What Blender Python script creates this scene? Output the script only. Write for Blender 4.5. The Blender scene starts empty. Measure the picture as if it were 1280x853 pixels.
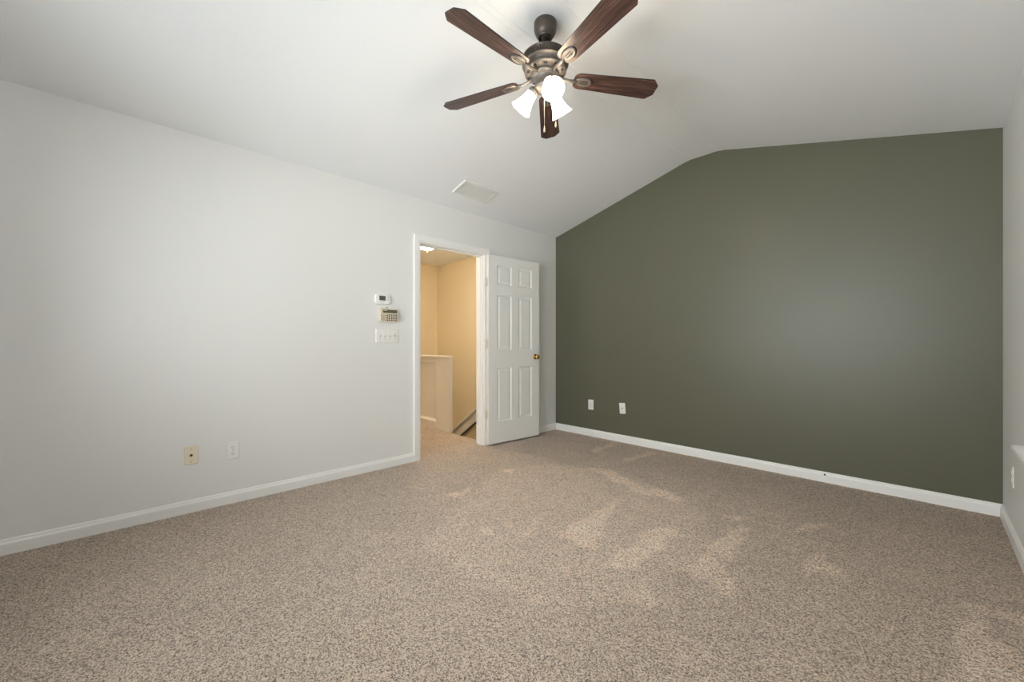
import bpy, bmesh, math, random
import numpy as np
from mathutils import Vector, Matrix

random.seed(7)
SC = bpy.context.scene
COL = SC.collection
PI = math.pi
W = 3.623            # room width (x), left wall at x = 0
YB = -5.20           # near wall behind the camera
EAVE, RIDGE = 2.44, 2.8756
RX0, RX1 = 1.6715, 1.9589   # flat strip at the ridge
T = 0.12             # wall thickness

# ------------------------------------------------------------------ camera
cam = bpy.data.cameras.new('camera')
cam.sensor_width = 36.0
cam.lens = 501.6 * 36.0 / 1280.0
cam.shift_y = 3.9 / 1280.0
cam.clip_start = 0.02
cam_ob = bpy.data.objects.new('camera', cam)
COL.objects.link(cam_ob)
cam_ob.location = (3.297, -3.957, 1.083)
cam_ob.rotation_euler = (PI / 2, 0, 0.8034)
SC.camera = cam_ob

# ------------------------------------------------------------------ light and exposure
SKY_STRENGTH = 9.0
GROUND_FILL = 1.35
BULB = 84.0
SHADE_GLOW = 7.0
HALL_GLOW = 36.0
SC.view_settings.view_transform = 'Standard'
SC.view_settings.look = 'None'
SC.view_settings.gamma = 1.0
SC.view_settings.use_curve_mapping = False
SC.view_settings.exposure = 0.56
world = bpy.data.worlds.new('sky')
SC.world = world
world.use_nodes = True
bg = world.node_tree.nodes['Background']
bg.inputs['Strength'].default_value = SKY_STRENGTH
# pale overcast sky above the horizon, and an added brighter fill below it to lift the ceiling
wt = world.node_tree
w_tc = wt.nodes.new('ShaderNodeTexCoord')
w_sep = wt.nodes.new('ShaderNodeSeparateXYZ')
w_map = wt.nodes.new('ShaderNodeMapRange')
w_map.inputs['From Min'].default_value = -.10
w_map.inputs['From Max'].default_value = .10
w_mix = wt.nodes.new('ShaderNodeMix')
w_mix.data_type = 'RGBA'
w_mix.inputs[6].default_value = (GROUND_FILL * .97, GROUND_FILL * .985, GROUND_FILL, 1)
w_mix.inputs[7].default_value = (0.97, 0.98, 1.0, 1)
wt.links.new(w_tc.outputs['Generated'], w_sep.inputs[0])
wt.links.new(w_sep.outputs['Z'], w_map.inputs['Value'])
wt.links.new(w_map.outputs[0], w_mix.inputs[0])
wt.links.new(w_mix.outputs[2], bg.inputs['Color'])
SC.cycles.use_denoising = True
SC.cycles.max_bounces = 10
SC.cycles.diffuse_bounces = 7
SC.cycles.transparent_max_bounces = 12
SC.cycles.sample_clamp_indirect = 15.0
SC.cycles.blur_glossy = 0.5
SC.cycles.caustics_reflective = False
SC.cycles.caustics_refractive = False

# windows: name, wall, extents (used by the walls, the window builders and the sky portals)
WIN_R = dict(y0=-1.60, y1=-1.135, z0=0.624, z1=1.35)       # in the right wall, ahead of the camera but out of frame
WIN_ADDED = dict(y0=-4.95, y1=-4.35, z0=0.624, z1=1.90)       # added in the right wall beside the camera to brighten the left wall
WIN_B = dict(x0=0.80, x1=3.25, z0=0.624, z1=2.15)          # in the near wall, behind the camera


def portal(name, loc, rot, sx, sy):
    l = bpy.data.lights.new(name, 'AREA')
    l.shape = 'RECTANGLE'
    l.size, l.size_y = sx, sy
    l.cycles.is_portal = True
    o = bpy.data.objects.new(name, l)
    o.location, o.rotation_euler = loc, rot
    COL.objects.link(o)


portal('window_portal', (W + T + .03, (WIN_R['y0'] + WIN_R['y1']) / 2, (WIN_R['z0'] + WIN_R['z1']) / 2),
       (0, PI / 2, 0), WIN_R['z1'] - WIN_R['z0'], WIN_R['y1'] - WIN_R['y0'])
portal('window_portal', (W + T + .03, (WIN_ADDED['y0'] + WIN_ADDED['y1']) / 2, (WIN_ADDED['z0'] + WIN_ADDED['z1']) / 2),
       (0, PI / 2, 0), WIN_ADDED['z1'] - WIN_ADDED['z0'], WIN_ADDED['y1'] - WIN_ADDED['y0'])
portal('window_portal', ((WIN_B['x0'] + WIN_B['x1']) / 2, YB - T - .03, (WIN_B['z0'] + WIN_B['z1']) / 2),
       (PI / 2, 0, 0), WIN_B['x1'] - WIN_B['x0'], WIN_B['z1'] - WIN_B['z0'])


# ------------------------------------------------------------------ materials
def srgb(r, g, b):
    f = lambda c: (c / 255) / 12.92 if c / 255 <= .04045 else ((c / 255 + .055) / 1.055) ** 2.4
    return (f(r), f(g), f(b), 1)


def mat(name, color, rough=.5, metal=0., bump=None, spec=.5, noise=None, coat=0.):
    """bump = (scale, distance); noise = (scale, amount) of colour variation"""
    m = bpy.data.materials.new(name)
    m.use_nodes = True
    nt = m.node_tree
    p = nt.nodes['Principled BSDF']
    p.inputs['Base Color'].default_value = color
    p.inputs['Roughness'].default_value = rough
    p.inputs['Metallic'].default_value = metal
    p.inputs['Specular IOR Level'].default_value = spec
    p.inputs['Coat Weight'].default_value = coat
    tc = nt.nodes.new('ShaderNodeTexCoord')
    if bump:
        n = nt.nodes.new('ShaderNodeTexNoise')
        n.inputs['Scale'].default_value = bump[0]
        n.inputs['Detail'].default_value = 4
        b = nt.nodes.new('ShaderNodeBump')
        b.inputs['Distance'].default_value = bump[1]
        b.inputs['Strength'].default_value = 1
        nt.links.new(tc.outputs['Object'], n.inputs['Vector'])
        nt.links.new(n.outputs['Fac'], b.inputs['Height'])
        nt.links.new(b.outputs['Normal'], p.inputs['Normal'])
    if noise:
        n = nt.nodes.new('ShaderNodeTexNoise')
        n.inputs['Scale'].default_value = noise[0]
        n.inputs['Detail'].default_value = 3
        mx = nt.nodes.new('ShaderNodeMix')
        mx.data_type = 'RGBA'
        a = noise[1]
        mx.inputs[6].default_value = tuple(c * (1 - a) for c in color[:3]) + (1,)
        mx.inputs[7].default_value = tuple(min(1, c * (1 + a)) for c in color[:3]) + (1,)
        nt.links.new(tc.outputs['Object'], n.inputs['Vector'])
        nt.links.new(n.outputs['Fac'], mx.inputs[0])
        nt.links.new(mx.outputs[2], p.inputs['Base Color'])
    return m


def emit(name, color, strength):
    m = bpy.data.materials.new(name)
    m.use_nodes = True
    nt = m.node_tree
    nt.nodes.remove(nt.nodes['Principled BSDF'])
    e = nt.nodes.new('ShaderNodeEmission')
    e.inputs['Color'].default_value = color
    e.inputs['Strength'].default_value = strength
    nt.links.new(e.outputs[0], nt.nodes['Material Output'].inputs['Surface'])
    return m


def frosted(name, color, glow, strength):
    m = bpy.data.materials.new(name)
    m.use_nodes = True
    nt = m.node_tree
    nt.nodes.remove(nt.nodes['Principled BSDF'])
    out = nt.nodes['Material Output']
    d = nt.nodes.new('ShaderNodeBsdfDiffuse')
    t = nt.nodes.new('ShaderNodeBsdfTranslucent')
    g = nt.nodes.new('ShaderNodeBsdfGlossy')
    g.inputs['Roughness'].default_value = .15
    d.inputs['Color'].default_value = color
    t.inputs['Color'].default_value = color
    m1 = nt.nodes.new('ShaderNodeMixShader')
    m1.inputs[0].default_value = .6
    nt.links.new(d.outputs[0], m1.inputs[1])
    nt.links.new(t.outputs[0], m1.inputs[2])
    m2 = nt.nodes.new('ShaderNodeMixShader')
    m2.inputs[0].default_value = .06
    nt.links.new(m1.outputs[0], m2.inputs[1])
    nt.links.new(g.outputs[0], m2.inputs[2])
    e = nt.nodes.new('ShaderNodeEmission')
    e.inputs['Color'].default_value = glow
    e.inputs['Strength'].default_value = strength
    ad = nt.nodes.new('ShaderNodeAddShader')
    nt.links.new(m2.outputs[0], ad.inputs[0])
    nt.links.new(e.outputs[0], ad.inputs[1])
    nt.links.new(ad.outputs[0], out.inputs['Surface'])
    return m


def glass_mat(name):
    m = bpy.data.materials.new(name)
    m.use_nodes = True
    nt = m.node_tree
    nt.nodes.remove(nt.nodes['Principled BSDF'])
    t = nt.nodes.new('ShaderNodeBsdfTransparent')
    t.inputs['Color'].default_value = (.96, .98, .97, 1)
    g = nt.nodes.new('ShaderNodeBsdfGlossy')
    g.inputs['Roughness'].default_value = .01
    f = nt.nodes.new('ShaderNodeFresnel')
    f.inputs['IOR'].default_value = 1.45
    mx = nt.nodes.new('ShaderNodeMixShader')
    nt.links.new(f.outputs[0], mx.inputs[0])
    nt.links.new(t.outputs[0], mx.inputs[1])
    nt.links.new(g.outputs[0], mx.inputs[2])
    nt.links.new(mx.outputs[0], nt.nodes['Material Output'].inputs['Surface'])
    return m


def carpet_mat(name):
    m = bpy.data.materials.new(name)
    m.use_nodes = True
    nt = m.node_tree
    L = nt.links.new
    p = nt.nodes['Principled BSDF']
    p.inputs['Roughness'].default_value = .95
    p.inputs['Specular IOR Level'].default_value = .08
    p.inputs['Sheen Weight'].default_value = .25
    p.inputs['Sheen Roughness'].default_value = .6
    tc = nt.nodes.new('ShaderNodeTexCoord')
    # warp so that the tufts are not a tidy cell pattern
    w = nt.nodes.new('ShaderNodeTexNoise')
    w.inputs['Scale'].default_value = 60
    w.inputs['Detail'].default_value = 2
    ws = nt.nodes.new('ShaderNodeVectorMath')
    ws.operation = 'SCALE'
    ws.inputs['Scale'].default_value = .010
    wa = nt.nodes.new('ShaderNodeVectorMath')
    L(tc.outputs['Object'], w.inputs['Vector'])
    L(w.outputs['Color'], ws.inputs[0])
    L(tc.outputs['Object'], wa.inputs[0])
    L(ws.outputs[0], wa.inputs[1])
    v = nt.nodes.new('ShaderNodeTexVoronoi')
    v.inputs['Scale'].default_value = 250
    v.inputs['Randomness'].default_value = 1
    L(wa.outputs[0], v.inputs['Vector'])
    sp = nt.nodes.new('ShaderNodeSeparateColor')
    L(v.outputs['Color'], sp.inputs[0])
    n = nt.nodes.new('ShaderNodeTexNoise')
    n.inputs['Scale'].default_value = 340
    n.inputs['Detail'].default_value = 3
    n.inputs['Roughness'].default_value = .7
    L(tc.outputs['Object'], n.inputs['Vector'])
    ad = nt.nodes.new('ShaderNodeMath')
    ad.operation = 'MULTIPLY_ADD'
    ad.inputs[1].default_value = .55
    L(sp.outputs[0], ad.inputs[0])
    L(n.outputs['Fac'], ad.inputs[2])
    r = nt.nodes.new('ShaderNodeValToRGB')
    e = r.color_ramp.elements
    e[0].position, e[0].color = .50, CARPET[0]
    e[1].position, e[1].color = .96, CARPET[3]
    x = e.new(.64); x.color = CARPET[1]
    x = e.new(.80); x.color = CARPET[2]
    L(ad.outputs[0], r.inputs['Fac'])
    # broad blotches of wear and the lie of the brushed pile
    n2 = nt.nodes.new('ShaderNodeTexNoise')
    n2.inputs['Scale'].default_value = 4.5
    n2.inputs['Detail'].default_value = 5
    n2.inputs['Roughness'].default_value = .65
    L(tc.outputs['Object'], n2.inputs['Vector'])
    at = nt.nodes.new('ShaderNodeAttribute')
    at.attribute_name = 'nap'
    m1 = nt.nodes.new('ShaderNodeMath')
    m1.operation = 'MULTIPLY_ADD'
    m1.inputs[1].default_value = .34
    m1.inputs[2].default_value = .83
    L(n2.outputs['Fac'], m1.inputs[0])
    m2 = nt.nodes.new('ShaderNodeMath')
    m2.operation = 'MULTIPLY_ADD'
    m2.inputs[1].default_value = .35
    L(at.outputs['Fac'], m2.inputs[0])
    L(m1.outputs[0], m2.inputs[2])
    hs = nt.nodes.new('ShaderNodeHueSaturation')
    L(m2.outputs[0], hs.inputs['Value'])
    L(r.outputs['Color'], hs.inputs['Color'])
    L(hs.outputs['Color'], p.inputs['Base Color'])
    b = nt.nodes.new('ShaderNodeBump')
    b.inputs['Strength'].default_value = 1
    b.inputs['Distance'].default_value = .009
    L(ad.outputs[0], b.inputs['Height'])
    L(b.outputs['Normal'], p.inputs['Normal'])
    return m


def wood_mat(name):
    m = bpy.data.materials.new(name)
    m.use_nodes = True
    nt = m.node_tree
    L = nt.links.new
    p = nt.nodes['Principled BSDF']
    p.inputs['Roughness'].default_value = .33
    p.inputs['Specular IOR Level'].default_value = .6
    tc = nt.nodes.new('ShaderNodeTexCoord')
    mp = nt.nodes.new('ShaderNodeMapping')
    mp.inputs['Scale'].default_value = (1.8, 46, 46)
    L(tc.outputs['Object'], mp.inputs['Vector'])
    n = nt.nodes.new('ShaderNodeTexNoise')
    n.inputs['Scale'].default_value = 2.4
    n.inputs['Detail'].default_value = 7
    n.inputs['Roughness'].default_value = .62
    n.inputs['Distortion'].default_value = .9
    L(mp.outputs[0], n.inputs['Vector'])
    r = nt.nodes.new('ShaderNodeValToRGB')
    e = r.color_ramp.elements
    e[0].position, e[0].color = .36, (.024, .013, .010, 1)
    e[1].position, e[1].color = .68, (.20, .102, .080, 1)
    x = e.new(.52); x.color = (.070, .034, .028, 1)
    L(n.outputs['Fac'], r.inputs['Fac'])
    L(r.outputs['Color'], p.inputs['Base Color'])
    return m


CARPET = [(.095, .050, .027, 1), (.455, .335, .245, 1), (.73, .57, .445, 1), (.95, .79, .645, 1)]
M = dict(
    white=mat('white_wall_paint', (.775, .775, .765, 1), .55, bump=(260, .0006), spec=.3),
    ceil=mat('white_ceiling_paint', (.845, .86, .88, 1), .8, bump=(160, .0008), spec=.2),
    green=mat('olive_green_paint', (.120, .119, .083, 1), .36, bump=(230, .0005), spec=.4, noise=(1.6, .05)),
    trim=mat('white_gloss_trim', (.86, .855, .84, 1), .32, spec=.5),
    hall=mat('cream_hall_paint', (.78, .69, .52, 1), .6, bump=(260, .0006), spec=.3),
    door=mat('white_door_paint', (.82, .82, .80, 1), .4, bump=(300, .0003), spec=.45),
    carpet=carpet_mat('beige_cut_pile_carpet'),
    bronze=mat('dark_bronze_metal', (.085, .068, .056, 1), .42, .55, noise=(40, .15)),
    pewter=mat('brushed_pewter_metal', (.135, .120, .108, 1), .42, .3, noise=(60, .12)),
    black=mat('black_slot', (.012, .011, .010, 1), .6),
    wood=wood_mat('dark_walnut_blade'),
    edge=mat('black_edge_and_recess_shade', (.02, .014, .012, 1), .5),
    brass=mat('polished_brass', (.62, .40, .13, 1), .16, 1.0),
    nickel=mat('satin_nickel', (.42, .40, .37, 1), .35, .9),
    hinge=mat('painted_hinge', (.66, .60, .54, 1), .4, .1),
    plate=mat('white_plastic_plate', (.82, .81, .79, 1), .35),
    dev=mat('white_plastic_device', (.84, .84, .82, 1), .4),
    almond=mat('almond_plastic', (.78, .70, .55, 1), .4),
    keypad=mat('beige_plastic', (.70, .63, .50, 1), .5),
    speaker=mat('tan_speaker_grille', (.58, .46, .34, 1), .7),
    lcd=mat('dark_green_display', (.085, .10, .07, 1), .25),
    lcd2=mat('olive_display', (.10, .095, .06, 1), .25),
    key=mat('dark_rubber_button', (.055, .05, .04, 1), .6),
    grey=mat('grey_printing', (.34, .34, .32, 1), .6),
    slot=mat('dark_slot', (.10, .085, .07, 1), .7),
    label=mat('pale_label', (.58, .56, .47, 1), .6),
    vinyl=mat('white_window_vinyl', (.85, .85, .84, 1), .35),
    glass=glass_mat('window_glass'),
    shade=frosted('frosted_lamp_glass', (.62, .56, .46, 1), (1.0, .90, .74, 1), SHADE_GLOW),
    bulb=emit('lit_bulb', (1.0, .965, .91, 1), BULB),
    dome=frosted('lit_dome_glass', (.95, .88, .75, 1), (1.0, .85, .64, 1), HALL_GLOW),
    chain=mat('pale_bead_chain', (.70, .62, .50, 1), .35, .6),
    fob=mat('brass_chain_fob', (.50, .44, .36, 1), .35, .7),
    screw=mat('screw_head', (.45, .42, .36, 1), .4, .6),
    scuff=mat('dark_rubber_stub', (.05, .045, .045, 1), .6),
    vent=mat('white_enamel_register', (.78, .77, .75, 1), .45),
    ventdark=mat('duct_shadow_grey', (.70, .69, .68, 1), .8),
)


# ------------------------------------------------------------------ helpers
class MB:
    """collects shapes in one bmesh; build() links ONE mesh object"""

    def __init__(self):
        self.bm = bmesh.new()

    def _mi(self, faces, mi):
        for f in faces:
            f.material_index = mi

    def poly(self, pts, mi=0):
        f = self.bm.faces.new([self.bm.verts.new(p) for p in pts])
        f.material_index = mi
        return f

    def box(self, a, b, mi=0, mtx=None, bev=0):
        lo = [min(p, q) for p, q in zip(a, b)]
        hi = [max(p, q) for p, q in zip(a, b)]
        r = bmesh.ops.create_cube(self.bm, size=1)
        vs = r['verts']
        for v in vs:
            v.co = Vector([(lo[i] + hi[i]) / 2 + v.co[i] * (hi[i] - lo[i]) for i in range(3)])
        fs = set(f for v in vs for f in v.link_faces)
        self._mi(fs, mi)
        if bev:
            es = list(set(e for v in vs for e in v.link_edges))
            bb = bmesh.ops.bevel(self.bm, geom=es, offset=bev, segments=2, affect='EDGES', profile=.6)
            vs = list(set(v for f in bb['faces'] for v in f.verts) | set(v for v in vs if v.is_valid))
            self._mi(set(f for v in vs for f in v.link_faces), mi)
        if mtx:
            for v in vs:
                v.co = mtx @ v.co
        return vs

    def lathe(self, prof, n=32, mtx=None, mi=0, cap0=False, cap1=False):
        """profile of (radius, z)"""
        rings = []
        for r, z in prof:
            if r < 1e-6:
                rings.append([self.bm.verts.new((0, 0, z))])
            else:
                rings.append([self.bm.verts.new((r * math.cos(2 * PI * k / n), r * math.sin(2 * PI * k / n), z)) for k in range(n)])
        fs = []
        for A, B in zip(rings, rings[1:]):
            for k in range(n):
                q = [A[k % len(A)], A[(k + 1) % len(A)], B[(k + 1) % len(B)], B[k % len(B)]]
                u = []
                for v in q:
                    if v not in u:
                        u.append(v)
                if len(u) > 2:
                    fs.append(self.bm.faces.new(u))
        if cap0 and len(rings[0]) > 1:
            fs.append(self.bm.faces.new(rings[0][::-1]))
        if cap1 and len(rings[-1]) > 1:
            fs.append(self.bm.faces.new(rings[-1]))
        self._mi(fs, mi)
        for f in fs:
            f.smooth = True
        if mtx:
            for r in rings:
                for v in r:
                    v.co = mtx @ v.co

    def tube(self, pts, r, n=10, mi=0, cap=True):
        pts = [Vector(p) for p in pts]
        rr = r if isinstance(r, (list, tuple)) else [r] * len(pts)
        rings = []
        up = Vector((0, 0, 1))
        for i, p in enumerate(pts):
            d = (pts[min(i + 1, len(pts) - 1)] - pts[max(i - 1, 0)]).normalized()
            ref = up if abs(d.dot(up)) < .95 else Vector((1, 0, 0))
            a = d.cross(ref).normalized()
            b = d.cross(a).normalized()
            rings.append([self.bm.verts.new(p + rr[i] * (math.cos(2 * PI * k / n) * a + math.sin(2 * PI * k / n) * b)) for k in range(n)])
        fs = []
        for A, B in zip(rings, rings[1:]):
            for k in range(n):
                fs.append(self.bm.faces.new((A[k], A[(k + 1) % n], B[(k + 1) % n], B[k])))
        if cap:
            fs.append(self.bm.faces.new(rings[0][::-1]))
            fs.append(self.bm.faces.new(rings[-1]))
        for f in fs:
            f.smooth = True
        self._mi(fs, mi)

    def prism(self, pts, ext, mi=0, mtx=None):
        """closed polygon of 3-D points extruded along vector ext"""
        ext = Vector(ext)
        A = [self.bm.verts.new(Vector(p)) for p in pts]
        B = [self.bm.verts.new(Vector(p) + ext) for p in pts]
        n = len(A)
        fs = [self.bm.faces.new(A[::-1]), self.bm.faces.new(B)]
        for k in range(n):
            fs.append(self.bm.faces.new((A[k], A[(k + 1) % n], B[(k + 1) % n], B[k])))
        self._mi(fs, mi)
        if mtx:
            for v in A + B:
                v.co = mtx @ v.co
        return fs

    def build(self, name, m, parent=None, loc=None, rot=None, kind=None, recalc=True):
        if recalc:
            bmesh.ops.recalc_face_normals(self.bm, faces=self.bm.faces)
        me = bpy.data.meshes.new(name)
        self.bm.to_mesh(me)
        self.bm.free()
        for x in (m if isinstance(m, (list, tuple)) else [m]):
            me.materials.append(M[x])
        o = bpy.data.objects.new(name, me)
        COL.objects.link(o)
        if parent:
            o.parent = parent
        if loc is not None:
            o.location = loc
        if rot is not None:
            o.rotation_euler = rot
        if kind:
            o['kind'] = kind
        return o


def tag(o, label, cat, group=None):
    o['label'] = label
    o['category'] = cat
    if group:
        o['group'] = group
    return o


def empty(name, loc, rot=(0, 0, 0)):
    o = bpy.data.objects.new(name, None)
    o.empty_display_size = .05
    o.location, o.rotation_euler = loc, rot
    COL.objects.link(o)
    return o


def dup(root, loc, rot, label, group=None):
    r = root.copy()
    COL.objects.link(r)
    r.location, r.rotation_euler = loc, rot
    r['label'] = label
    if group:
        r['group'] = group
    for ch in list(root.children):
        c = ch.copy()
        COL.objects.link(c)
        c.parent = r
        for g in ch.children:
            d = g.copy()
            COL.objects.link(d)
            d.parent = c
    return r


S = 'structure'

# ------------------------------------------------------------------ floor with the brushed pile
# outlines on the floor (metres) where the pile was last brushed the other way and looks paler
NAP = [
    [(1.7, -2.37), (1.62, -2.13), (1.47, -1.53), (1.58, -1.98), (1.72, -2.29)],
    [(1.83, -2.19), (1.8, -1.76), (1.77, -1.39), (1.92, -1.82), (2.08, -2.17), (1.99, -2.21)],
    [(2.2, -2.35), (2.17, -1.84), (2.24, -1.55), (2.3, -1.75), (2.32, -2.0), (2.28, -2.23)],
    [(1.22, -1.01), (1.41, -0.94), (1.8, -1.15), (2.05, -1.06), (2.12, -1.22), (1.84, -1.27), (1.44, -1.12)],
    [(0.92, -0.55), (0.87, -0.12), (0.96, -0.14), (0.99, -0.6)],
    [(1.29, -0.63), (1.36, -0.1), (1.43, -0.16), (1.38, -0.7)],
    [(0.88, -2.32), (0.9, -2.07), (0.99, -2.27)],
    [(0.73, -1.65), (0.8, -1.51), (0.87, -1.61)],
    [(1.49, -2.49), (1.47, -2.41), (1.61, -2.47)],
    [(2.4, -2.4), (2.41, -2.33), (2.51, -2.38), (2.5, -2.44)],
    [(2.47, -1.71), (2.49, -1.5), (2.55, -1.28), (2.6, -1.54), (2.61, -1.74), (2.54, -1.82)],
    [(2.49, -2.02), (2.5, -1.74), (2.72, -2.01), (2.69, -2.1)],
    [(2.76, -1.17), (2.8, -0.97), (2.88, -0.94), (2.79, -1.19)],
    [(2.88, -1.65), (2.88, -1.46), (2.92, -1.3), (2.94, -1.4), (3.03, -1.56), (2.94, -1.58)],
    [(3.34, -1.97), (3.37, -1.7), (3.42, -1.36), (3.45, -1.45), (3.46, -1.65), (3.53, -1.7), (3.54, -1.93), (3.33, -2.14)],
    [(3.48, -1.4), (3.60, -1.39), (3.60, -1.48), (3.47, -1.45)],
    [(2.37, -1.25), (2.52, -1.17), (2.52, -1.25)],
]
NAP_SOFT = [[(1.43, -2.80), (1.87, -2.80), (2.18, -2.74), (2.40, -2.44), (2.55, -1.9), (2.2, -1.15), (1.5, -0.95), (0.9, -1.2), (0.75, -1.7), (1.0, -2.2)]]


def inside(X, Y, poly):
    c = np.zeros(X.shape, bool)
    n = len(poly)
    for i in range(n):
        x0, y0 = poly[i]
        x1, y1 = poly[(i + 1) % n]
        if y0 == y1:
            continue
        c ^= ((y0 > Y) != (y1 > Y)) & (X < (x1 - x0) * (Y - y0) / (y1 - y0) + x0)
    return c


def blur(a, k):
    for _ in range(k):
        p = np.pad(a, 1, mode='edge')
        a = (p[1:-1, 1:-1] * 2 + p[:-2, 1:-1] + p[2:, 1:-1] + p[1:-1, :-2] + p[1:-1, 2:]) / 6
    return a


def make_floor():
    x0, x1, y0, y1 = -0.06, W, YB, 0.0
    st = .02
    nx, ny = int(round((x1 - x0) / st)), int(round((y1 - y0) / st))
    xs, ys = np.linspace(x0, x1, nx + 1), np.linspace(y0, y1, ny + 1)
    X, Y = np.meshgrid(xs, ys)
    rng = np.random.default_rng(3)
    jx = blur(rng.normal(0, .06, X.shape), 5)
    jy = blur(rng.normal(0, .06, X.shape), 5)
    hard = np.zeros(X.shape)
    for p in NAP:
        hard = np.maximum(hard, inside(X + jx, Y + jy, p).astype(float))
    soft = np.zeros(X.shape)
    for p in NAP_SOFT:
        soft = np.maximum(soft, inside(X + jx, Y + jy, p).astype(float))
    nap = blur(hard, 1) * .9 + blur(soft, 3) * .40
    V = np.stack([X.ravel(), Y.ravel(), np.zeros(X.size)], 1)
    idx = np.arange((nx + 1) * (ny + 1)).reshape(ny + 1, nx + 1)
    F = np.stack([idx[:-1, :-1].ravel(), idx[:-1, 1:].ravel(), idx[1:, 1:].ravel(), idx[1:, :-1].ravel()], 1)
    me = bpy.data.meshes.new('floor')
    me.from_pydata(V.tolist(), [], F.tolist())
    at = me.attributes.new('nap', 'FLOAT', 'POINT')
    at.data.foreach_set('value', nap.ravel().astype(np.float32))
    me.materials.append(M['carpet'])
    o = bpy.data.objects.new('floor', me)
    COL.objects.link(o)
    o['kind'] = S


make_floor()

# hall floor: carpeted landing that stops at the stairwell edge
b = MB()
b.box((-2.62, -3.2, -.22), (-.06, -1.10, 0))
b.build('floor_hall', 'carpet', kind=S)

# ------------------------------------------------------------------ walls
DY0, DY1, DZ = -1.967, -1.199, 2.030      # clear opening of the doorway between the jambs
RO = .02                                   # jamb thickness
b = MB()
b.box((-T, YB - T, -2.3), (0, DY0 - RO, EAVE))
b.box((-T, DY1 + RO, -2.3), (0, T, EAVE))
b.box((-T, DY0 - RO, DZ + RO), (0, DY1 + RO, EAVE))
b.box((-T, DY0 - RO, -2.3), (0, DY1 + RO, -.23))
b.build('wall_left', 'white', kind=S)

gable = [(0, 0), (W, 0), (W, EAVE), (RX1, RIDGE), (RX0, RIDGE), (0, EAVE)]
b = MB()
b.prism([(x, 0, z) for x, z in gable], (0, T, 0))
b.build('wall_far', 'green', kind=S)

b = MB()   # near wall behind the camera, with its window opening
w = WIN_B
b.prism([(x, YB, z) for x, z in [(0, 0), (w['x0'], 0), (w['x0'], EAVE + .22), (0, EAVE)]], (0, -T, 0))
b.prism([(x, YB, z) for x, z in [(w['x1'], 0), (W, 0), (W, EAVE), (w['x1'], EAVE + .228)]], (0, -T, 0))
b.box((w['x0'], YB, 0), (w['x1'], YB - T, w['z0']))
b.prism([(x, YB, z) for x, z in [(w['x0'], w['z1']), (w['x1'], w['z1']), (w['x1'], EAVE + .228), (RX1, RIDGE), (RX0, RIDGE), (w['x0'], EAVE + .22)]], (0, -T, 0))
b.build('wall_near', 'white', kind=S)

b = MB()   # right wall with a drywall-returned window recess
b.box((W, WIN_R['y1'], 0), (W + T, T, EAVE))
b.box((W, WIN_ADDED['y1'], 0), (W + T, WIN_R['y0'], EAVE))
b.box((W, YB - T, 0), (W + T, WIN_ADDED['y0'], EAVE))
for w in (WIN_R, WIN_ADDED):
    b.box((W, w['y0'], 0), (W + T, w['y1'], w['z0'] - .02))
    b.box((W, w['y0'], w['z1']), (W + T, w['y1'], EAVE))
b.build('wall_right', 'white', kind=S)

b = MB()   # vaulted ceiling: two slopes and a flat strip along the ridge
sec = [(-T, EAVE - .0313), (0, EAVE), (RX0, RIDGE), (RX1, RIDGE), (W, EAVE), (W + T, EAVE - .0313), (W + T, RIDGE + .15), (-T, RIDGE + .15)]
b.prism([(x, YB - T, z) for x, z in sec], (0, T - YB + T, 0))
b.build('ceiling', 'ceil', kind=S)
b = MB()   # slightly raised taped joints along both edges of the flat strip
for sx, s in ((RX0, -1), (RX1, 1)):
    b.prism([(sx - s * .022, YB + .001, RIDGE + .001), (sx - s * .018, YB + .001, RIDGE - .0024), (sx - s * .002, YB + .001, RIDGE - .0032),
             (sx + s * .016, YB + .001, RIDGE - .0074), (sx + s * .022, YB + .001, RIDGE - .0047)], (0, -YB - .002, 0))
b.build('trim_4', 'ceil', kind=S)

# ------------------------------------------------------------------ baseboards
BASE = [(0, 0), (.0135, 0), (.0135, .056), (.0115, .062), (.0085, .067), (.0085, .072), (.006, .0775), (.0025, .080), (0, .080)]


def baseboard(name, p0, p1, nrm, mitre0=0, mitre1=0, m='trim'):
    """profile of (distance from wall, height) swept along the wall; mitre = +1 shortens with distance"""
    p0, p1, nrm = Vector((*p0, 0)), Vector((*p1, 0)), Vector((*nrm, 0))
    d = (p1 - p0).normalized()
    mb = MB()
    A = [mb.bm.verts.new(p0 + nrm * a + Vector((0, 0, z)) + d * a * mitre0) for a, z in BASE]
    B = [mb.bm.verts.new(p1 + nrm * a + Vector((0, 0, z)) - d * a * mitre1) for a, z in BASE]
    n = len(A)
    for k in range(n):
        mb.bm.faces.new((A[k], A[(k + 1) % n], B[(k + 1) % n], B[k]))
    mb.bm.faces.new(A[::-1])
    mb.bm.faces.new(B)
    return mb.build(name, m, kind=S)


CW = .066                                   # casing width
baseboard('baseboard_left', (0, YB), (0, DY0 - .006 - CW), (1, 0), 1, 0)
baseboard('baseboard_left', (0, DY1 + .006 + CW), (0, 0), (1, 0), 0, 1)
baseboard('baseboard_far', (0, 0), (W, 0), (0, -1), 1, 1)
baseboard('baseboard_right', (W, 0), (W, YB), (-1, 0), 1, 1)
baseboard('baseboard_near', (W, YB), (0, YB), (0, 1), 1, 1)

# ------------------------------------------------------------------ door casing and jambs
CPROF = [(0, 0), (0, .010), (.004, .0125), (.012, .0125), (.016, .015), (.046, .0175), (.054, .0165), (.060, .0185), (CW, .0165), (CW, 0)]


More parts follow.
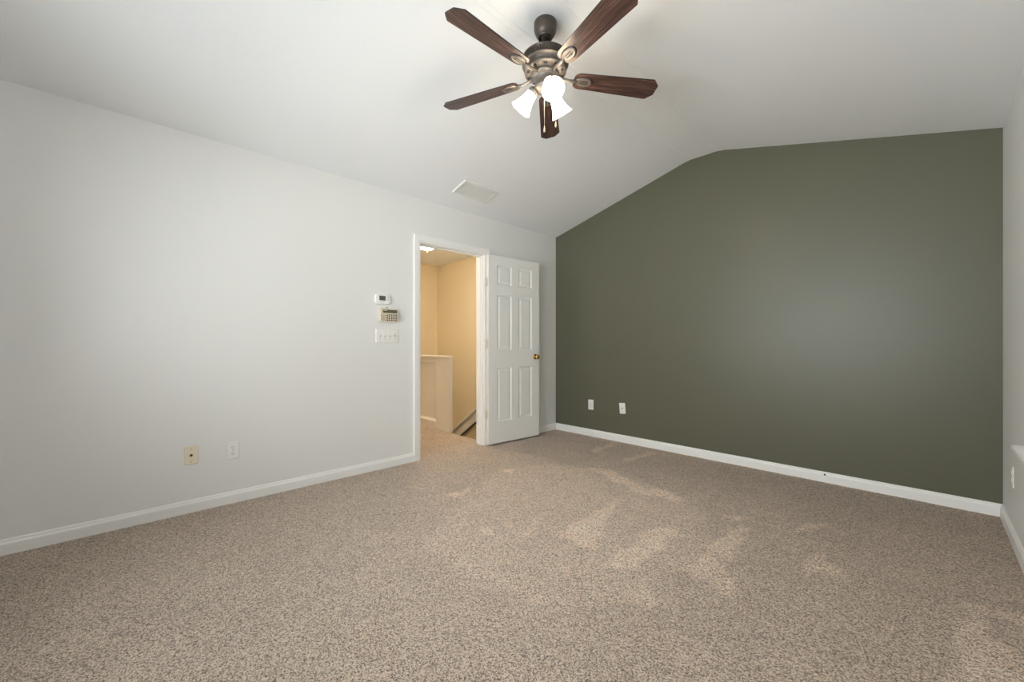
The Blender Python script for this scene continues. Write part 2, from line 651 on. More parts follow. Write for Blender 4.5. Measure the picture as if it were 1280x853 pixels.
def casing(name, xw, sx, y0, y1, zt):
    mb = MB()
    rows = []
    for a, t in CPROF:
        x = xw + sx * t
        rows.append([mb.bm.verts.new(p) for p in ((x, y0 - a, 0), (x, y0 - a, zt + a), (x, y1 + a, zt + a), (x, y1 + a, 0))])
    n = len(rows)
    for k in range(n):
        A, B = rows[k], rows[(k + 1) % n]
        for i in range(3):
            mb.bm.faces.new((A[i], A[i + 1], B[i + 1], B[i]))
    mb.bm.faces.new([r[0] for r in rows])
    mb.bm.faces.new([r[3] for r in rows])
    return mb.build(name, 'trim', kind=S)


casing('trim_1', 0, 1, DY0 - .006, DY1 + .006, DZ + .006)
casing('trim_1', -T, -1, DY0 - .006, DY1 + .006, DZ + .006)
b = MB()
b.box((-T, DY0 - RO, 0), (0, DY0, DZ + RO))
b.box((-T, DY1, 0), (0, DY1 + RO, DZ + RO))
b.box((-T, DY0, DZ), (0, DY1, DZ + RO))
# door stops
b.box((-.075, DY0, 0), (-.040, DY0 + .011, DZ), bev=.002)
b.box((-.075, DY1 - .011, 0), (-.040, DY1, DZ), bev=.002)
b.box((-.075, DY0 + .011, DZ - .011), (-.040, DY1 - .011, DZ), bev=.002)
jamb = b.build('trim_2', 'trim', kind=S)
b = MB()   # strike plate with its lip on the latch-side jamb
b.box((-.034, DY0 - .001, .885), (.001, DY0 + .0015, .945))
b.box((0, DY0 - .006, .893), (.0025, DY0 + .002, .937), bev=.0008)
b.build('strike_plate', 'nickel', jamb)

# ------------------------------------------------------------------ the open six-panel door
DW, DH, DT = .735, 2.015, .035
door_ang = math.radians(4)
dA = Vector((.078, -1.195, .018))           # visible hinge-edge corner, bottom


def door_leaf():
    """local frame: X along the leaf from hinge, Y out of the visible face, Z up"""
    mb = MB()
    st, ml = .112, .098
    pw = (DW - 2 * st - ml) / 2
    cols = [(st, st + pw), (st + pw + ml, DW - st)]
    rws = [(.228, .812), (1.000, 1.597), (1.702, 1.915)]

    def face(sy, y):
        xs = sorted({0, DW} | {v for c in cols for v in c})
        zs = sorted({0, DH} | {v for r in rws for v in r})
        for i in range(len(xs) - 1):
            for j in range(len(zs) - 1):
                xa, xb, za, zb = xs[i], xs[i + 1], zs[j], zs[j + 1]
                if (xa, xb) in cols and (za, zb) in rws:
                    # ogee sticking, flat groove, raised field
                    steps = [(0, 0), (.005, -.0015), (.010, -.0065), (.017, -.009), (.024, -.009), (.040, -.0035), (.043, -.003)]
                    prev = None
                    for ins, dep in steps:
                        q = [(xa + ins, y + sy * dep, za + ins), (xb - ins, y + sy * dep, za + ins),
                             (xb - ins, y + sy * dep, zb - ins), (xa + ins, y + sy * dep, zb - ins)]
                        q = [mb.bm.verts.new(p) for p in q]
                        if prev:
                            for k in range(4):
                                mb.bm.faces.new((prev[k], prev[(k + 1) % 4], q[(k + 1) % 4], q[k]))
                        prev = q
                    mb.bm.faces.new(prev)
                else:
                    mb.poly([(xa, y, za), (xb, y, za), (xb, y, zb), (xa, y, zb)])

    face(1, 0)
    face(-1, -DT)
    for p in ([(0, 0, 0), (DW, 0, 0), (DW, -DT, 0), (0, -DT, 0)], [(0, 0, DH), (DW, 0, DH), (DW, -DT, DH), (0, -DT, DH)],
              [(0, 0, 0), (0, -DT, 0), (0, -DT, DH), (0, 0, DH)], [(DW, 0, 0), (DW, -DT, 0), (DW, -DT, DH), (DW, 0, DH)]):
        mb.poly(p)
    bmesh.ops.remove_doubles(mb.bm, verts=mb.bm.verts, dist=.00005)
    return mb


# local X -> (sin a, cos a), local Y (out of the visible face) -> (cos a, -sin a): rotation by 90-a with Y mirrored, so turn X by (90 - a) and use -Y
rz = PI / 2 - door_ang
leaf = MB.__new__(MB)
leaf = door_leaf()
for v in leaf.bm.verts:
    v.co.y = -v.co.y
door = leaf.build('door_1', 'door', loc=dA, rot=(0, 0, rz), kind=S)
door['label'] = 'white six-panel door standing open against the left wall'
b = MB()
kx, kz = DW - .062, .918
for s, y0 in ((-1, 0), (1, DT)):
    mt = Matrix.Translation((kx, y0, kz)) @ Matrix.Rotation(-s * PI / 2, 4, 'X')
    b.lathe([(0, 0), (.031, 0), (.032, .003), (.028, .007), (.014, .010), (.0115, .014), (.0115, .022), (.017, .027),
             (.0255, .034), (.0275, .042), (.0255, .050), (.018, .0555), (.008, .0575), (0, .0575)], 32, mt)
b.build('door_knob', 'brass', door)
b = MB()
b.box((DW - .0005, DT / 2 - .012, kz - .028), (DW + .0012, DT / 2 + .012, kz + .028))
b.box((DW, DT / 2 - .006, kz - .008), (DW + .009, DT / 2 + .006, kz + .008), bev=.002)
b.build('door_latch', 'brass', door)
for z in (.315, 1.065, 1.725):
    b = MB()
    # knuckle barrel behind the hinge edge, with its leaf let into that edge
    b.lathe([(0, -.047), (.004, -.047), (.006, -.045), (.008, -.044), (.008, .044), (.006, .045), (.004, .047), (0, .047)], 14,
            Matrix.Translation((-.003, DT + .010, z)))
    b.box((-.0010, .010, z - .044), (.0004, DT + .008, z + .044))
    b.box((-.003, DT + .010, z - .044), (.010, DT + .018, z + .044))
    b.build('hinge', 'hinge', door)

# ------------------------------------------------------------------ windows (out of frame but for the sill corner; they light the room)
def window(name, along, across, u0, u1, z0, z1, wall, outdir, depth, stool, ext):
    """along: unit vector along wall, outdir: unit vector outwards, wall: point on the inner wall plane"""
    A, O = Vector(along), Vector(outdir)
    P = lambda u, d, z: Vector(wall) + A * u + O * d + Vector((0, 0, z))
    mb = MB()

    def bx(mb, ua, ub, da, db, za, zb):
        mb.prism([P(ua, da, za), P(ub, da, za), P(ub, da, zb), P(ua, da, zb)], O * (db - da))
    f = .045
    d0, d1 = depth - .055, depth
    bx(mb, u0, u0 + f, d0, d1, z0, z1); bx(mb, u1 - f, u1, d0, d1, z0, z1)
    bx(mb, u0 + f, u1 - f, d0, d1, z0, z0 + f); bx(mb, u0 + f, u1 - f, d0, d1, z1 - f, z1)
    um = (u0 + u1) / 2
    bx(mb, um - .04, um + .04, d0, d1, z0 + f, z1 - f)
    fr = mb.build(name, 'vinyl', kind=S)
    zm = (z0 + z1) / 2
    for ua, ub in ((u0 + f, um - .04), (um + .04, u1 - f)):
        for za, zb, dd in ((z0 + f, zm + .02, .0), (zm - .02, z1 - f, .022)):
            s = .035
            mb = MB()
            e0, e1 = d0 + .006 + dd, d0 + .026 + dd
            bx(mb, ua, ua + s, e0, e1, za, zb); bx(mb, ub - s, ub, e0, e1, za, zb)
            bx(mb, ua + s, ub - s, e0, e1, za, za + s); bx(mb, ua + s, ub - s, e0, e1, zb - s, zb)
            sash = mb.build('sash', 'vinyl', fr)
            mb = MB()
            bx(mb, ua + s, ub - s, e0 + .008, e0 + .012, za + s, zb - s)
            mb.build('pane', 'glass', sash)
    mb = MB()
    bx(mb, u0 - ext[0], u1 + ext[1], -stool, 0, z0 - .022, z0 + .004)
    bmesh.ops.bevel(mb.bm, geom=[e for e in mb.bm.edges if all(abs((v.co - P(0, -stool, 0)).dot(O)) < 1e-5 for v in e.verts)], offset=.005, segments=2, affect='EDGES')
    mb.build('sill', 'trim', fr)
    mb = MB()
    bx(mb, u0, u1, 0, depth - .055, z0 - .02, z0 + .004)
    mb.build('inner_sill', 'trim', fr)
    return fr


window('window_1', (0, 1, 0), None, WIN_R['y0'], WIN_R['y1'], WIN_R['z0'], WIN_R['z1'], (W, 0, 0), (1, 0, 0), T, .066, (.07, .07))
window('window_added', (0, 1, 0), None, WIN_ADDED['y0'], WIN_ADDED['y1'], WIN_ADDED['z0'], WIN_ADDED['z1'], (W, 0, 0), (1, 0, 0), T, .066, (.06, .06))  # unseen extra window, put in to light the left end of the room
window('window_3', (1, 0, 0), None, WIN_B['x0'], WIN_B['x1'], WIN_B['z0'], WIN_B['z1'], (0, YB, 0), (0, -1, 0), T, .066, (.06, .06))

# ------------------------------------------------------------------ the hall and stairwell beyond the doorway
b = MB()
b.box((-2.74, -3.32, -2.3), (-2.62, .07, EAVE))
b.build('wall_hall_far', 'hall', kind=S)
b = MB()
b.box((-2.62, -.05, -2.3), (-T, .07, EAVE))
b.build('wall_hall_stair', 'hall', kind=S)
b = MB()
b.box((-2.62, -3.32, -.22), (-T, -3.2, EAVE))
b.build('wall_hall_near', 'hall', kind=S)
b = MB()
b.box((-2.74, -3.32, EAVE), (-T, .07, EAVE + .08))
b.build('ceiling_hall', 'ceil', kind=S)
b = MB()
b.box((-T - .004, -3.2, 0), (-T, DY0 - .075, EAVE)); b.box((-T - .004, DY1 + .075, -2.3), (-T, -.05, EAVE)); b.box((-T - .004, DY0 - .075, DZ + .075), (-T, DY1 + .075, EAVE))
b.build('wall_hall_room_side', 'hall', kind=S)
b = MB()
b.box((-2.62, -1.22, -2.3), (-T, -1.10, -.22))
b.build('wall_stair_under', 'hall', kind=S)
b = MB()
b.box((-2.62, -1.10, -2.3), (-T, -.05, -2.2))
b.build('floor_stair', 'carpet', kind=S)
b = MB()   # landing one step down, then carpeted steps descending along the hall wall
b.box((-.85, -1.10, -.40), (-T, -.05, -.19))
x, z = -.85, -.19
for i in range(7):
    z -= .18
    b.box((x - .255, -1.10, z - .25), (x, -.075, z))
    x -= .25
b.build('stairs', 'carpet', kind=S)

b = MB()   # white half wall beside the stairs: frame, recessed panel, cap
XE, XI, KT = -.747, -1.045, .938
b.box((-2.62, -1.096, 0), (XE, -1.070, KT - .025))                       # backing panel
b.box((XI, -1.112, 0), (XE, -1.10, KT - .025), bev=.002)                # right stile
b.box((-2.62, -1.112, .865), (XI, -1.10, KT - .025), bev=.002)          # top rail
b.box((-2.62, -1.112, 0), (XI, -1.10, .085), bev=.002)                  # bottom rail
kw = b.build('wall_stair_half', 'trim', kind=S)
b = MB()
b.box((-2.62, -1.122, KT - .025), (XE + .004, -1.066, KT), bev=.006)
b.build('cap_rail', 'trim', kw)
b = MB()   # picture-frame moulding round the panel: its wide sloped bottom ledge catches the light
b.prism([(-2.62, -1.096, .125), (-2.62, -1.117, .100), (-2.62, -1.117, .085), (-2.62, -1.096, .085)], (XI + 2.62, 0, 0))
b.prism([(-2.62, -1.10, .868), (-2.62, -1.116, .868), (-2.62, -1.116, .850), (-2.62, -1.108, .842), (-2.62, -1.10, .842)], (XI + 2.62, 0, 0))
b.prism([(XI, -1.10, .085), (XI - .016, -1.10, .085), (XI - .012, -1.107, .085), (XI, -1.113, .085)], (0, 0, .765))
b.build('panel_moulding', 'trim', kw)


def slope_trim(name, off, h, y0, th, m):
    """board running down the stair wall at the pitch of the stairs"""
    sl = .69
    z = lambda x: .14 + sl * (x + 1.45) + off
    mb = MB()
    xa, xb = -2.60, -.75
    mb.prism([(xa, y0, z(xa)), (xb, y0, z(xb)), (xb, y0, z(xb) - h), (xa, y0, z(xa) - h)], (0, -th, 0))
    return mb


sk = slope_trim('', -.005, .20, -.05, .020, None).build('trim_3', 'trim', kind=S)
slope_trim('', .004, .034, -.05, .052, None).build('cap_moulding', 'trim', sk)
slope_trim('', -.030, .014, -.05, .034, None).build('cove_moulding', 'trim', sk)
slope_trim('', -.195, .022, -.05, .034, None).build('dark_lower_strip', 'slot', sk)  # dark-coloured strip along the lower edge of the sloped board

t = tag(empty('ceiling_light', (-.949, -1.300, EAVE)), 'lit frosted bowl light with brass finial on the hall ceiling beyond the doorway', 'light')
b = MB()
b.lathe([(0, 0), (.070, 0), (.072, -.006), (.066, -.018), (.030, -.024), (.010, -.028), (.010, -.215), (0, -.215)], 32)
b.build('mounting_stem', 'plate', t)
b = MB()
b.lathe([(.165, -.105), (.163, -.112), (.150, -.135), (.125, -.160), (.095, -.180), (.060, -.196), (.028, -.206), (.008, -.209)], 40)
b.build('bowl_shade', 'dome', t)
b = MB()
b.lathe([(.012, -.206), (.016, -.212), (.009, -.217), (.006, -.222), (.010, -.229), (.011, -.236), (.006, -.245), (0, -.248)], 20, cap0=True)
b.build('finial', 'brass', t)

# ------------------------------------------------------------------ ceiling register on the left slope
sl_ang = math.atan2(RIDGE - EAVE, RX0)
vc = Vector((.333, -1.566, EAVE + .333 * (RIDGE - EAVE) / RX0))
t = tag(empty('air_vent', vc, (0, -sl_ang, 0)), 'white two-way louvred air register on the left ceiling slope above the door', 'vent')
b = MB()   # frame, with its wide bevelled flange
hw, hl = .104, .206
for (xa, xb, ya, yb) in ((-hw, hw, -hl, -hl + .026), (-hw, hw, hl - .026, hl), (-hw, -hw + .026, -hl + .026, hl - .026), (hw - .026, hw, -hl + .026, hl - .026)):
    b.box((xa, ya, -.012), (xb, yb, 0), bev=.003)
b.box((-.004 + -hw + .026, -.006, -.007), (hw - .022, .006, -.001))
b.build('frame', 'vent', t)
b = MB()
b.box((-hw + .02, -hl + .02, -.0015), (hw - .02, hl - .02, 0))
b.build('duct_opening', 'ventdark', t)
for s in (-1, 1):
    b = MB()
    for k in range(13):
        yy = s * (.014 + k * .0128)
        b.prism([(-hw + .026, yy - .0012, -.0018), (-hw + .026, yy + .0012, -.0018), (-hw + .026, yy + .0012, -.0078), (-hw + .026, yy - .0012, -.0078)], (2 * hw - .052, 0, 0))
    b.build('louvre_bank', 'vent', t)

# ------------------------------------------------------------------ wall devices. Local frame: x right along the wall, y up, z out of the wall
def wall_frame(name, p, side):
    """side: left wall faces +x, far wall faces -y, right wall faces -x"""
    R = {'left': Matrix(((0, 0, 1), (1, 0, 0), (0, 1, 0))), 'far': Matrix(((1, 0, 0), (0, 0, -1), (0, 1, 0))),
         'right': Matrix(((0, 0, -1), (-1, 0, 0), (0, 1, 0)))}[side]
    return empty(name, p, R.to_euler())


def rr(w, h, r, n=5):
    """rounded rectangle outline"""
    out = []
    for cx, cy, a0 in ((w / 2 - r, h / 2 - r, 0), (-w / 2 + r, h / 2 - r, PI / 2), (-w / 2 + r, -h / 2 + r, PI), (w / 2 - r, -h / 2 + r, 1.5 * PI)):
        for k in range(n + 1):
            a = a0 + k * PI / 2 / n
            out.append((cx + r * math.cos(a), cy + r * math.sin(a)))
    return out


def slab(mb, outline, layers, mi=0, off=(0, 0)):
    """stack of scaled outlines: layers = [(z, inset)]; closed front and back"""
    xs = [p[0] for p in outline]; ys = [p[1] for p in outline]
    hw_, hh_ = (max(xs) - min(xs)) / 2, (max(ys) - min(ys)) / 2
    prev = None
    fs = []
    for z, ins in layers:
        ring = [mb.bm.verts.new((off[0] + x * (hw_ - ins) / hw_, off[1] + y * (hh_ - ins) / hh_, z)) for x, y in outline]
        if prev:
            n = len(ring)
            for k in range(n):
                fs.append(mb.bm.faces.new((prev[k], prev[(k + 1) % n], ring[(k + 1) % n], ring[k])))
        else:
            fs.append(mb.bm.faces.new(ring[::-1]))
        prev = ring
    fs.append(mb.bm.faces.new(prev))
    mb._mi(fs, mi)


def cover(w, h, m, parent, t=.0055):
    mb = MB()
    slab(mb, rr(w, h, .005), [(0, 0), (t * .45, 0), (t, .0035)])
    return mb.build('cover_plate', m, parent)


def screw(parent, x, y, z=.0055):
    mb = MB()
    mb.lathe([(.0036, z - .001), (.0034, z + .0006), (.002, z + .0012), (0, z + .0012)], 12, Matrix.Translation((x, y, 0)))
    mb.box((x - .0028, y - .0004, z + .0008), (x + .0028, y + .0004, z + .0014))
    return mb.build('screw', 'screw', parent)


def make_outlet(p, side, label):
    t = tag(wall_frame('wall_outlet', p, side), label, 'outlet', 'white duplex wall outlets')
    cover(.072, .118, 'plate', t)
    for s in (1, -1):
        mb = MB()
        o = []
        for k in range(24):
            a = 2 * PI * k / 24
            o.append((.0172 * math.cos(a), max(-.0135, min(.0135, .0172 * math.sin(a)))))
        slab(mb, o, [(.004, 0), (.0070, 0), (.0078, .001)], 0, (0, s * .0195))
        rc = mb.build('receptacle', 'plate', t)
        mb = MB()
        mb.box((-.0078, s * .0195 + .000, .0070), (-.0052, s * .0195 + .0085, .0081))
        mb.box((.0052, s * .0195 + .0015, .0070), (.0074, s * .0195 + .0080, .0081))
        mb.lathe([(.0028, .007), (.0028, .0081), (0, .0081)], 12, Matrix.Translation((0, s * .0195 - .0065, 0)))
        mb.build('slots', 'slot', rc)
    screw(t, 0, 0)
    return t


outlet = make_outlet((0, -3.426, .357), 'left', 'white duplex outlet on the white left wall beside the almond cable plate')
fe = Matrix(((1, 0, 0), (0, 0, -1), (0, 1, 0))).to_euler()
re_ = Matrix(((0, 0, -1), (-1, 0, 0), (0, 1, 0))).to_euler()
dup(outlet, (.536, 0, .369), fe, 'white duplex outlet on the green wall, nearer to the open door')
dup(outlet, (W, -.425, .352), re_, 'white duplex outlet on the right wall below the window sill corner')

# coaxial cable plates: tilted white one on the green wall, almond one on the left wall
def make_jack(p, side, label, m, tilt=0, threaded=True):
    t = wall_frame('cable_plate', p, side)
    tag(t, label, 'wall plate')
    if tilt:
        t.rotation_euler = (t.rotation_euler.to_matrix() @ Matrix.Rotation(tilt, 3, 'Z')).to_euler()
    cover(.072, .118, m, t)
    mb = MB()
    mb.lathe([(.0085, .005), (.0085, .0075), (.0048, .0078), (.0048, .014), (.0040, .0145), (.0015, .0145), (.0012, .012), (0, .012)], 6 if threaded else 16)
    mb.build('coax_jack', 'slot' if m == 'almond' else 'grey', t)
    screw(t, 0, .042)
    screw(t, 0, -.042)
    return t


make_jack((0, -3.650, .367), 'left', 'almond cable jack plate on the white left wall, left of the white outlet', 'almond')
make_jack((.953, 0, .373), 'far', 'slightly crooked white cable plate on the green wall, right of the outlet', 'plate', math.radians(4.5))

# four-gang switch plate
t = tag(wall_frame('light_switch', (0, -2.299, 1.155), 'left'), 'white four-toggle light switch plate below the beige keypad', 'switch')
cover(.212, .118, 'plate', t)
for i, up in zip(range(4), (1, 1, 1, -1)):
    x = -.069 + i * .046
    mb = MB()
    mb.box((x - .0052, -.0125, .0046), (x + .0052, .0125, .0058))
    sl_ = mb.build('toggle_slot', 'grey', t)
    mb = MB()
    mt = Matrix.Translation((x, 0, .004)) @ Matrix.Rotation(-up * math.radians(28), 4, 'X')
    mb.box((-.0042, -.0055, 0), (.0042, .0055, .017), mtx=mt, bev=.001)
    mb.build('toggle', 'plate', sl_)
    screw(t, x, .030)
    screw(t, x, -.030)

# alarm keypad
t = tag(wall_frame('alarm_keypad', (0, -2.294, 1.337), 'left'), 'beige alarm keypad with dark display strip between thermostat and switches', 'keypad')
kw_, kh, kt = .168, .114, .030
mb = MB()
slab(mb, rr(kw_, kh, .006), [(0, .002), (.004, 0), (kt - .004, .001), (kt, .004)])
mb.box((-.018, kh / 2 + .006, 0), (-.004, kh / 2 + .010, .010), 1)
body = mb.build('housing', ['keypad', 'key'], t)
mb = MB()
mb.box((-.060, .018, kt - .001), (.073, .046, kt + .0012), bev=.0008)
d = mb.build('display', 'lcd2', t)
mb = MB()
mb.box((-.055, .036, kt + .001), (-.022, .042, kt + .0018))
mb.build('name_label', 'label', d)
mb = MB()
mb.box((-.076, -.049, kt - .001), (-.034, .008, kt + .001), bev=.0008)
for k in range(7):
    mb.box((-.072, -.044 + k * .007, kt + .0005), (-.038, -.041 + k * .007, kt + .0018))
mb.build('speaker_grille', 'speaker', t)
for k in range(3):
    mb = MB()
    mb.box((-.026, .000 - k * .0205 - .0105, kt - .001), (-.014, .000 - k * .0205 + .002, kt + .003), bev=.0012)
    mb.build('function_button', 'key', t)
for r_ in range(4):
    for c in range(4):
        mb = MB()
        xx, yy = -.001 + c * .0215, .001 - r_ * .0152
        mb.box((xx - .0062, yy - .0048, kt - .001), (xx + .0062, yy + .0048, kt + .0032), bev=.0012)
        mb.build('number_button', 'key', t)

# thermostat
t = tag(wall_frame('thermostat', (0, -2.348, 1.471), 'left'), 'white rounded thermostat with small dark screen above the keypad', 'thermostat')
mb = MB()
slab(mb, rr(.140, .086, .024, 8), [(0, .003), (.003, 0), (.016, 0), (.021, .002), (.024, .007)])
mb.build('housing', 'dev', t)
mb = MB()
mb.box((-.036, -.010, .0225), (.022, .030, .0250), bev=.001)
mb.build('screen', 'lcd', t)
for k, xx in enumerate((-.020, .004)):
    mb = MB()
    slab(mb, rr(.013, .006, .0028), [(.0225, 0), (.0252, 0), (.0258, .0006)], 0, (xx, -.024))
    mb.build('button', 'label', t)
for s in (1, -1):
    mb = MB()
    yy = .010 + s * .013
    mb.prism([(.040, yy - s * .005, .0230), (.054, yy - s * .005, .0230), (.047, yy + s * .006, .0230)], (0, 0, .0025))
    mb.build('arrow_button', 'grey', t)

# small dark stub poking out of the far baseboard
b = MB()
b.tube([(0, 0, 0), (0, -.006, 0), (.003, -.012, -.002), (.006, -.015, -.004)], [.005, .0055, .005, .003], 12)
tag(b.build('cable_stub', 'scuff', loc=(2.735, -.0085, .062)), 'small dark cable stub poking out of the white baseboard below the green wall', 'cable')

# ------------------------------------------------------------------ ceiling fan
FX, FY = (RX0 + RX1) / 2, -2.27
fan = tag(empty('ceiling_fan', (FX, FY, RIDGE)), 'dark bronze five-blade ceiling fan with three lit glass shades hanging from the ridge', 'fan')
zz = lambda z: z - RIDGE
b = MB()   # canopy
b.lathe([(.0, 0), (.060, 0), (.0625, -.004), (.0625, -.040), (.0595, -.048), (.0595, -.052), (.054, -.064), (.043, -.082), (.040, -.0835), (.040, -.0875), (.037, -.0885),
         (.034, -.086), (.031, -.075), (0, -.072)], 48)
b.build('canopy', 'bronze', fan)
b = MB()
b.lathe([(0, -.06), (.0125, -.06), (.0125, -.165), (.021, -.167), (.024, -.172), (.024, -.186), (0, -.186)], 24)
b.lathe([(0, -.066), (.020, -.068), (.027, -.076), (.024, -.083), (.0125, -.086)], 24)
b.build('downrod', 'bronze', fan)
b = MB()   # motor housing
b.lathe([(.02, zz(2.700)), (.070, zz(2.698)), (.108, zz(2.690)), (.122, zz(2.682)), (.1265, zz(2.678)), (.1265, zz(2.674)), (.121, zz(2.671)), (.121, zz(2.644)),
         (.1275, zz(2.641)), (.1295, zz(2.637)), (.1275, zz(2.633))], 72, mi=0)
b.lathe([(.1275, zz(2.633)), (.121, zz(2.630)), (.113, zz(2.624)), (.1085, zz(2.616)), (.108, zz(2.608)), (.1135, zz(2.604)), (.1165, zz(2.600)), (.1155, zz(2.596)), (.103, zz(2.592)),
         (.085, zz(2.587)), (.070, zz(2.585)), (0, zz(2.585))], 72, mi=1)
for k in range(64):
    a = 2 * PI * k / 64
    b.box((.1205, -.0026, zz(2.644)), (.1262, .0026, zz(2.671)), 0, Matrix.Rotation(a, 4, 'Z'))
mh = b.build('motor_housing', ['bronze', 'pewter'], fan)
def ring_copies(src, n, a0, parent):
    for k in range(n):
        o = src if k == 0 else src.copy()
        if k:
            COL.objects.link(o)
            o.parent = parent
        o.rotation_euler = (0, 0, 2 * PI * k / n + a0)


b = MB()   # relief medallions with side scrolls round the lower bowl
mt = Matrix.Translation((.1095, 0, zz(2.615))) @ Matrix.Rotation(math.radians(100), 4, 'Y')
for s in ((0, 1), (.011, .55), (-.011, .55)):
    m2 = mt @ Matrix.Translation((0, s[0], 0)) @ Matrix.Scale(s[1], 4)
    b.lathe([(.0085, -.002), (.0082, .0015), (.0065, .002), (.005, .0008), (.0035, .0025), (0, .003)], 14, m2 @ Matrix.Diagonal((.7, 1, 1, 1)))
ring_copies(b.build('medallion', 'pewter', mh), 10, .1, mh)
b = MB()
b.box((.090, -.0082, zz(2.5865)), (.104, -.0038, zz(2.5905)))
b.box((.090, .0038, zz(2.5865)), (.104, .0082, zz(2.5905)))
ring_copies(b.build('vent_slot', 'black', mh), 10, .1 + PI / 10, mh)

BZ = zz(2.570)
PITCH = math.radians(12)
BL = [(128, .3), (56, 0), (-16, -2.0), (-88, -2.2), (-160, 0)]      # azimuth, droop in degrees


def blade_outline():
    r0, r1 = .165, .665
    w0, w1 = .050, .0665
    pts = []
    # root: rounded corners
    for k in range(9):
        a = PI - PI / 2 * k / 8
        pts.append((r0 + .038 + .038 * math.cos(a), w0 - .034 + .034 * math.sin(a)))
    pts += [(r1 - .042, w1), (r1 - .037, w1 - .0006), (r1 - .003, w1 - .032), (r1, w1 - .036)]
    return pts + [(x, -y) for x, y in reversed(pts)]


proto = None
for i, (deg, lift) in enumerate(BL):
    mt = Matrix.Rotation(math.radians(deg), 4, 'Z') @ Matrix.Translation((0, 0, BZ)) @ Matrix.Rotation(math.radians(-lift), 4, 'Y') @ Matrix.Rotation(-PITCH, 4, 'X')
    if proto is None:
        b = MB()
        o = blade_outline()
        slab_z = .0055
        A = [b.bm.verts.new((x, y, 0)) for x, y in o]
        B = [b.bm.verts.new((x, y, slab_z)) for x, y in o]
        f0 = b.bm.faces.new(A[::-1]); f1 = b.bm.faces.new(B)
        n = len(A)
        for k in range(n):
            q = b.bm.faces.new((A[k], A[(k + 1) % n], B[(k + 1) % n], B[k]))
            q.material_index = 1
        blade = b.build('blade', ['wood', 'edge'], fan)
        b = MB()   # blade iron: forked arm from the motor and an oval medallion with two slots under the blade
        ov = lambda cx, a_, b_, z, n=36: [(cx + a_ * math.cos(2 * PI * k / n), b_ * math.sin(2 * PI * k / n), z) for k in range(n)]
        cx = .222
        rings = [(.052, .0325, 0), (.052, .0325, -.002), (.048, .0290, -.002), (.047, .0280, -.006), (.0445, .0255, -.0075), (.040, .0215, -.0070), (.0375, .0195, -.0050), (.030, .015, -.0060)]
        prev = None
        for a_, b_, z in rings:
            ring = [b.bm.verts.new(p) for p in ov(cx, a_, b_, z)]
            if prev:
                for k in range(36):
                    f = b.bm.faces.new((prev[k], prev[(k + 1) % 36], ring[(k + 1) % 36], ring[k])); f.smooth = True
                    f.material_index = 1 if z == -.002 else 0  # black rim: recess shadow round the medallion put into the colour
            else:
                b.bm.faces.new(ring)
            prev = ring
        b.bm.faces.new(prev)
        b.tube([(.066, 0, .012), (.10, 0, .004), (.135, 0, -.003), (.180, 0, -.004)], [.011, .0085, .0085, .011], 12)
        iron = b.build('blade_iron', ['pewter', 'edge'], blade)
        b = MB()
        for s in (-1, 1):
            y = s * .0068
            b.prism([(cx - .027, y - .001, -.0068), (cx - .018, y - .0032, -.0068), (cx + .018, y - .0032, -.0068), (cx + .027, y - .001, -.0068),
                     (cx + .027, y + .001, -.0068), (cx + .018, y + .0028, -.0068), (cx - .018, y + .0028, -.0068), (cx - .027, y + .001, -.0068)], (0, 0, .003))
        b.build('iron_slots', 'black', blade)
        proto = blade
        blade.matrix_local = mt
    else:
        c = proto.copy(); COL.objects.link(c); c.parent = fan; c.matrix_local = mt
        for ch in list(proto.children):
            d = ch.copy(); COL.objects.link(d); d.parent = c

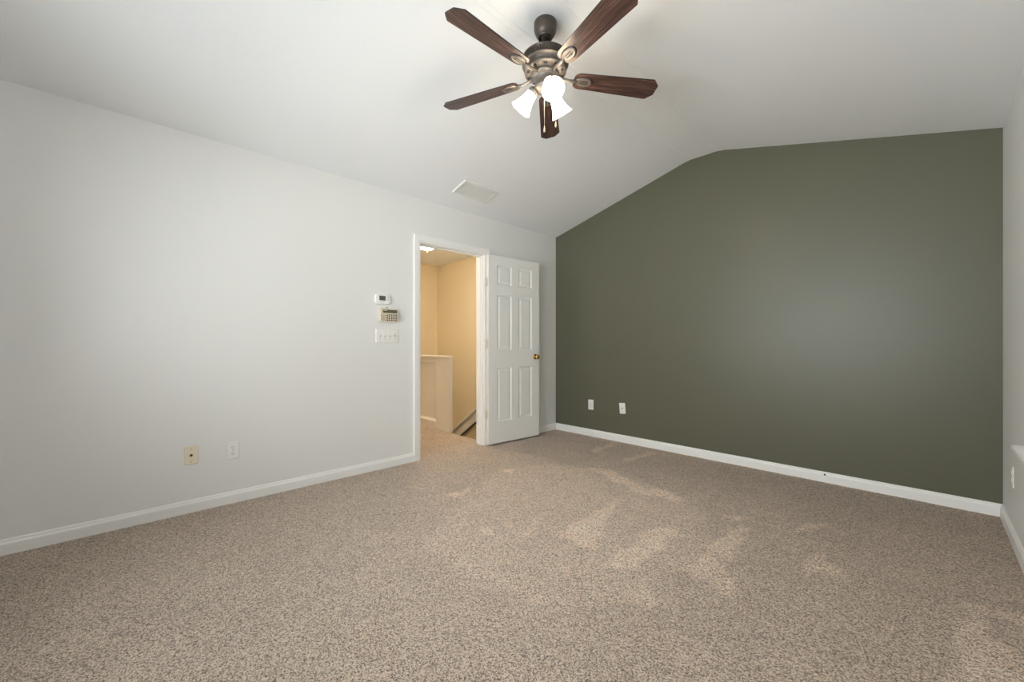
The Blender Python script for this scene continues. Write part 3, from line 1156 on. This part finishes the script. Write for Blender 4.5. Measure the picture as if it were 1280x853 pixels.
b = MB()   # light kit: flywheel plate, switch housing, fitter
b.lathe([(0, zz(2.586)), (.074, zz(2.586)), (.078, zz(2.582)), (.076, zz(2.572)), (.062, zz(2.566)), (.056, zz(2.560)), (.056, zz(2.520)), (.060, zz(2.516)), (.060, zz(2.510)),
         (.052, zz(2.498)), (.034, zz(2.488)), (.014, zz(2.484)), (.010, zz(2.478)), (0, zz(2.477))], 48)
kit = b.build('light_kit', 'pewter', fan)

TILT = math.radians(40)
for i, az in enumerate((-32, 88, -152)):
    # axis from neck to mouth: outwards and down
    rot = Matrix.Rotation(math.radians(az), 4, 'Z') @ Matrix.Translation((.070, 0, zz(2.503))) @ Matrix.Rotation(PI - TILT, 4, 'Y')
    b = MB()
    b.lathe([(0, -.030), (.012, -.030), (.014, -.024), (.026, -.016), (.030, -.006), (.031, .010), (.029, .012), (0, .012)], 28)
    h = b.build('lamp_holder', 'pewter', kit)
    h.matrix_local = rot
    # local +Z of the lathe must point along the axis
    b = MB()
    prof = [(.0290, .004), (.0300, .018), (.0330, .038), (.0375, .058), (.0430, .076), (.0500, .094), (.0575, .108), (.0605, .113)]
    inner = [(r - .003, z) for r, z in reversed(prof)]
    b.lathe(prof + [(.0600, .1145), (.0580, .1135)] + inner[1:], 40)
    s = b.build('glass_shade', 'shade', kit)
    s.matrix_local = rot
    b = MB()
    b.lathe([(.0125, .012), (.0125, .028), (.014, .034), (.021, .050), (.0255, .064), (.0255, .074), (.021, .085), (.012, .092), (0, .0945)], 16)
    u = b.build('bulb', 'bulb', s)
for (ang, rad, zb, r_) in ((-53, .050, 2.232, .0011), (38, .050, 2.285, .0011)):
    a = math.radians(ang)
    x, y = rad * math.cos(a), rad * math.sin(a)
    b = MB()
    b.tube([(x * .9, y * .9, zz(2.530)), (x * 1.12, y * 1.12, zz(2.528)), (x * 1.18, y * 1.18, zz(2.520)), (x * 1.18, y * 1.18, zz(zb + .03))], r_, 8)
    ch = b.build('pull_chain', 'chain', kit)
    b = MB()
    b.lathe([(0, .036), (.0022, .034), (.0028, .028), (.0055, .018), (.0062, .010), (.005, .003), (0, .001)], 14, Matrix.Translation((x * 1.18, y * 1.18, zz(zb))))
    b.build('chain_fob', 'fob', ch)
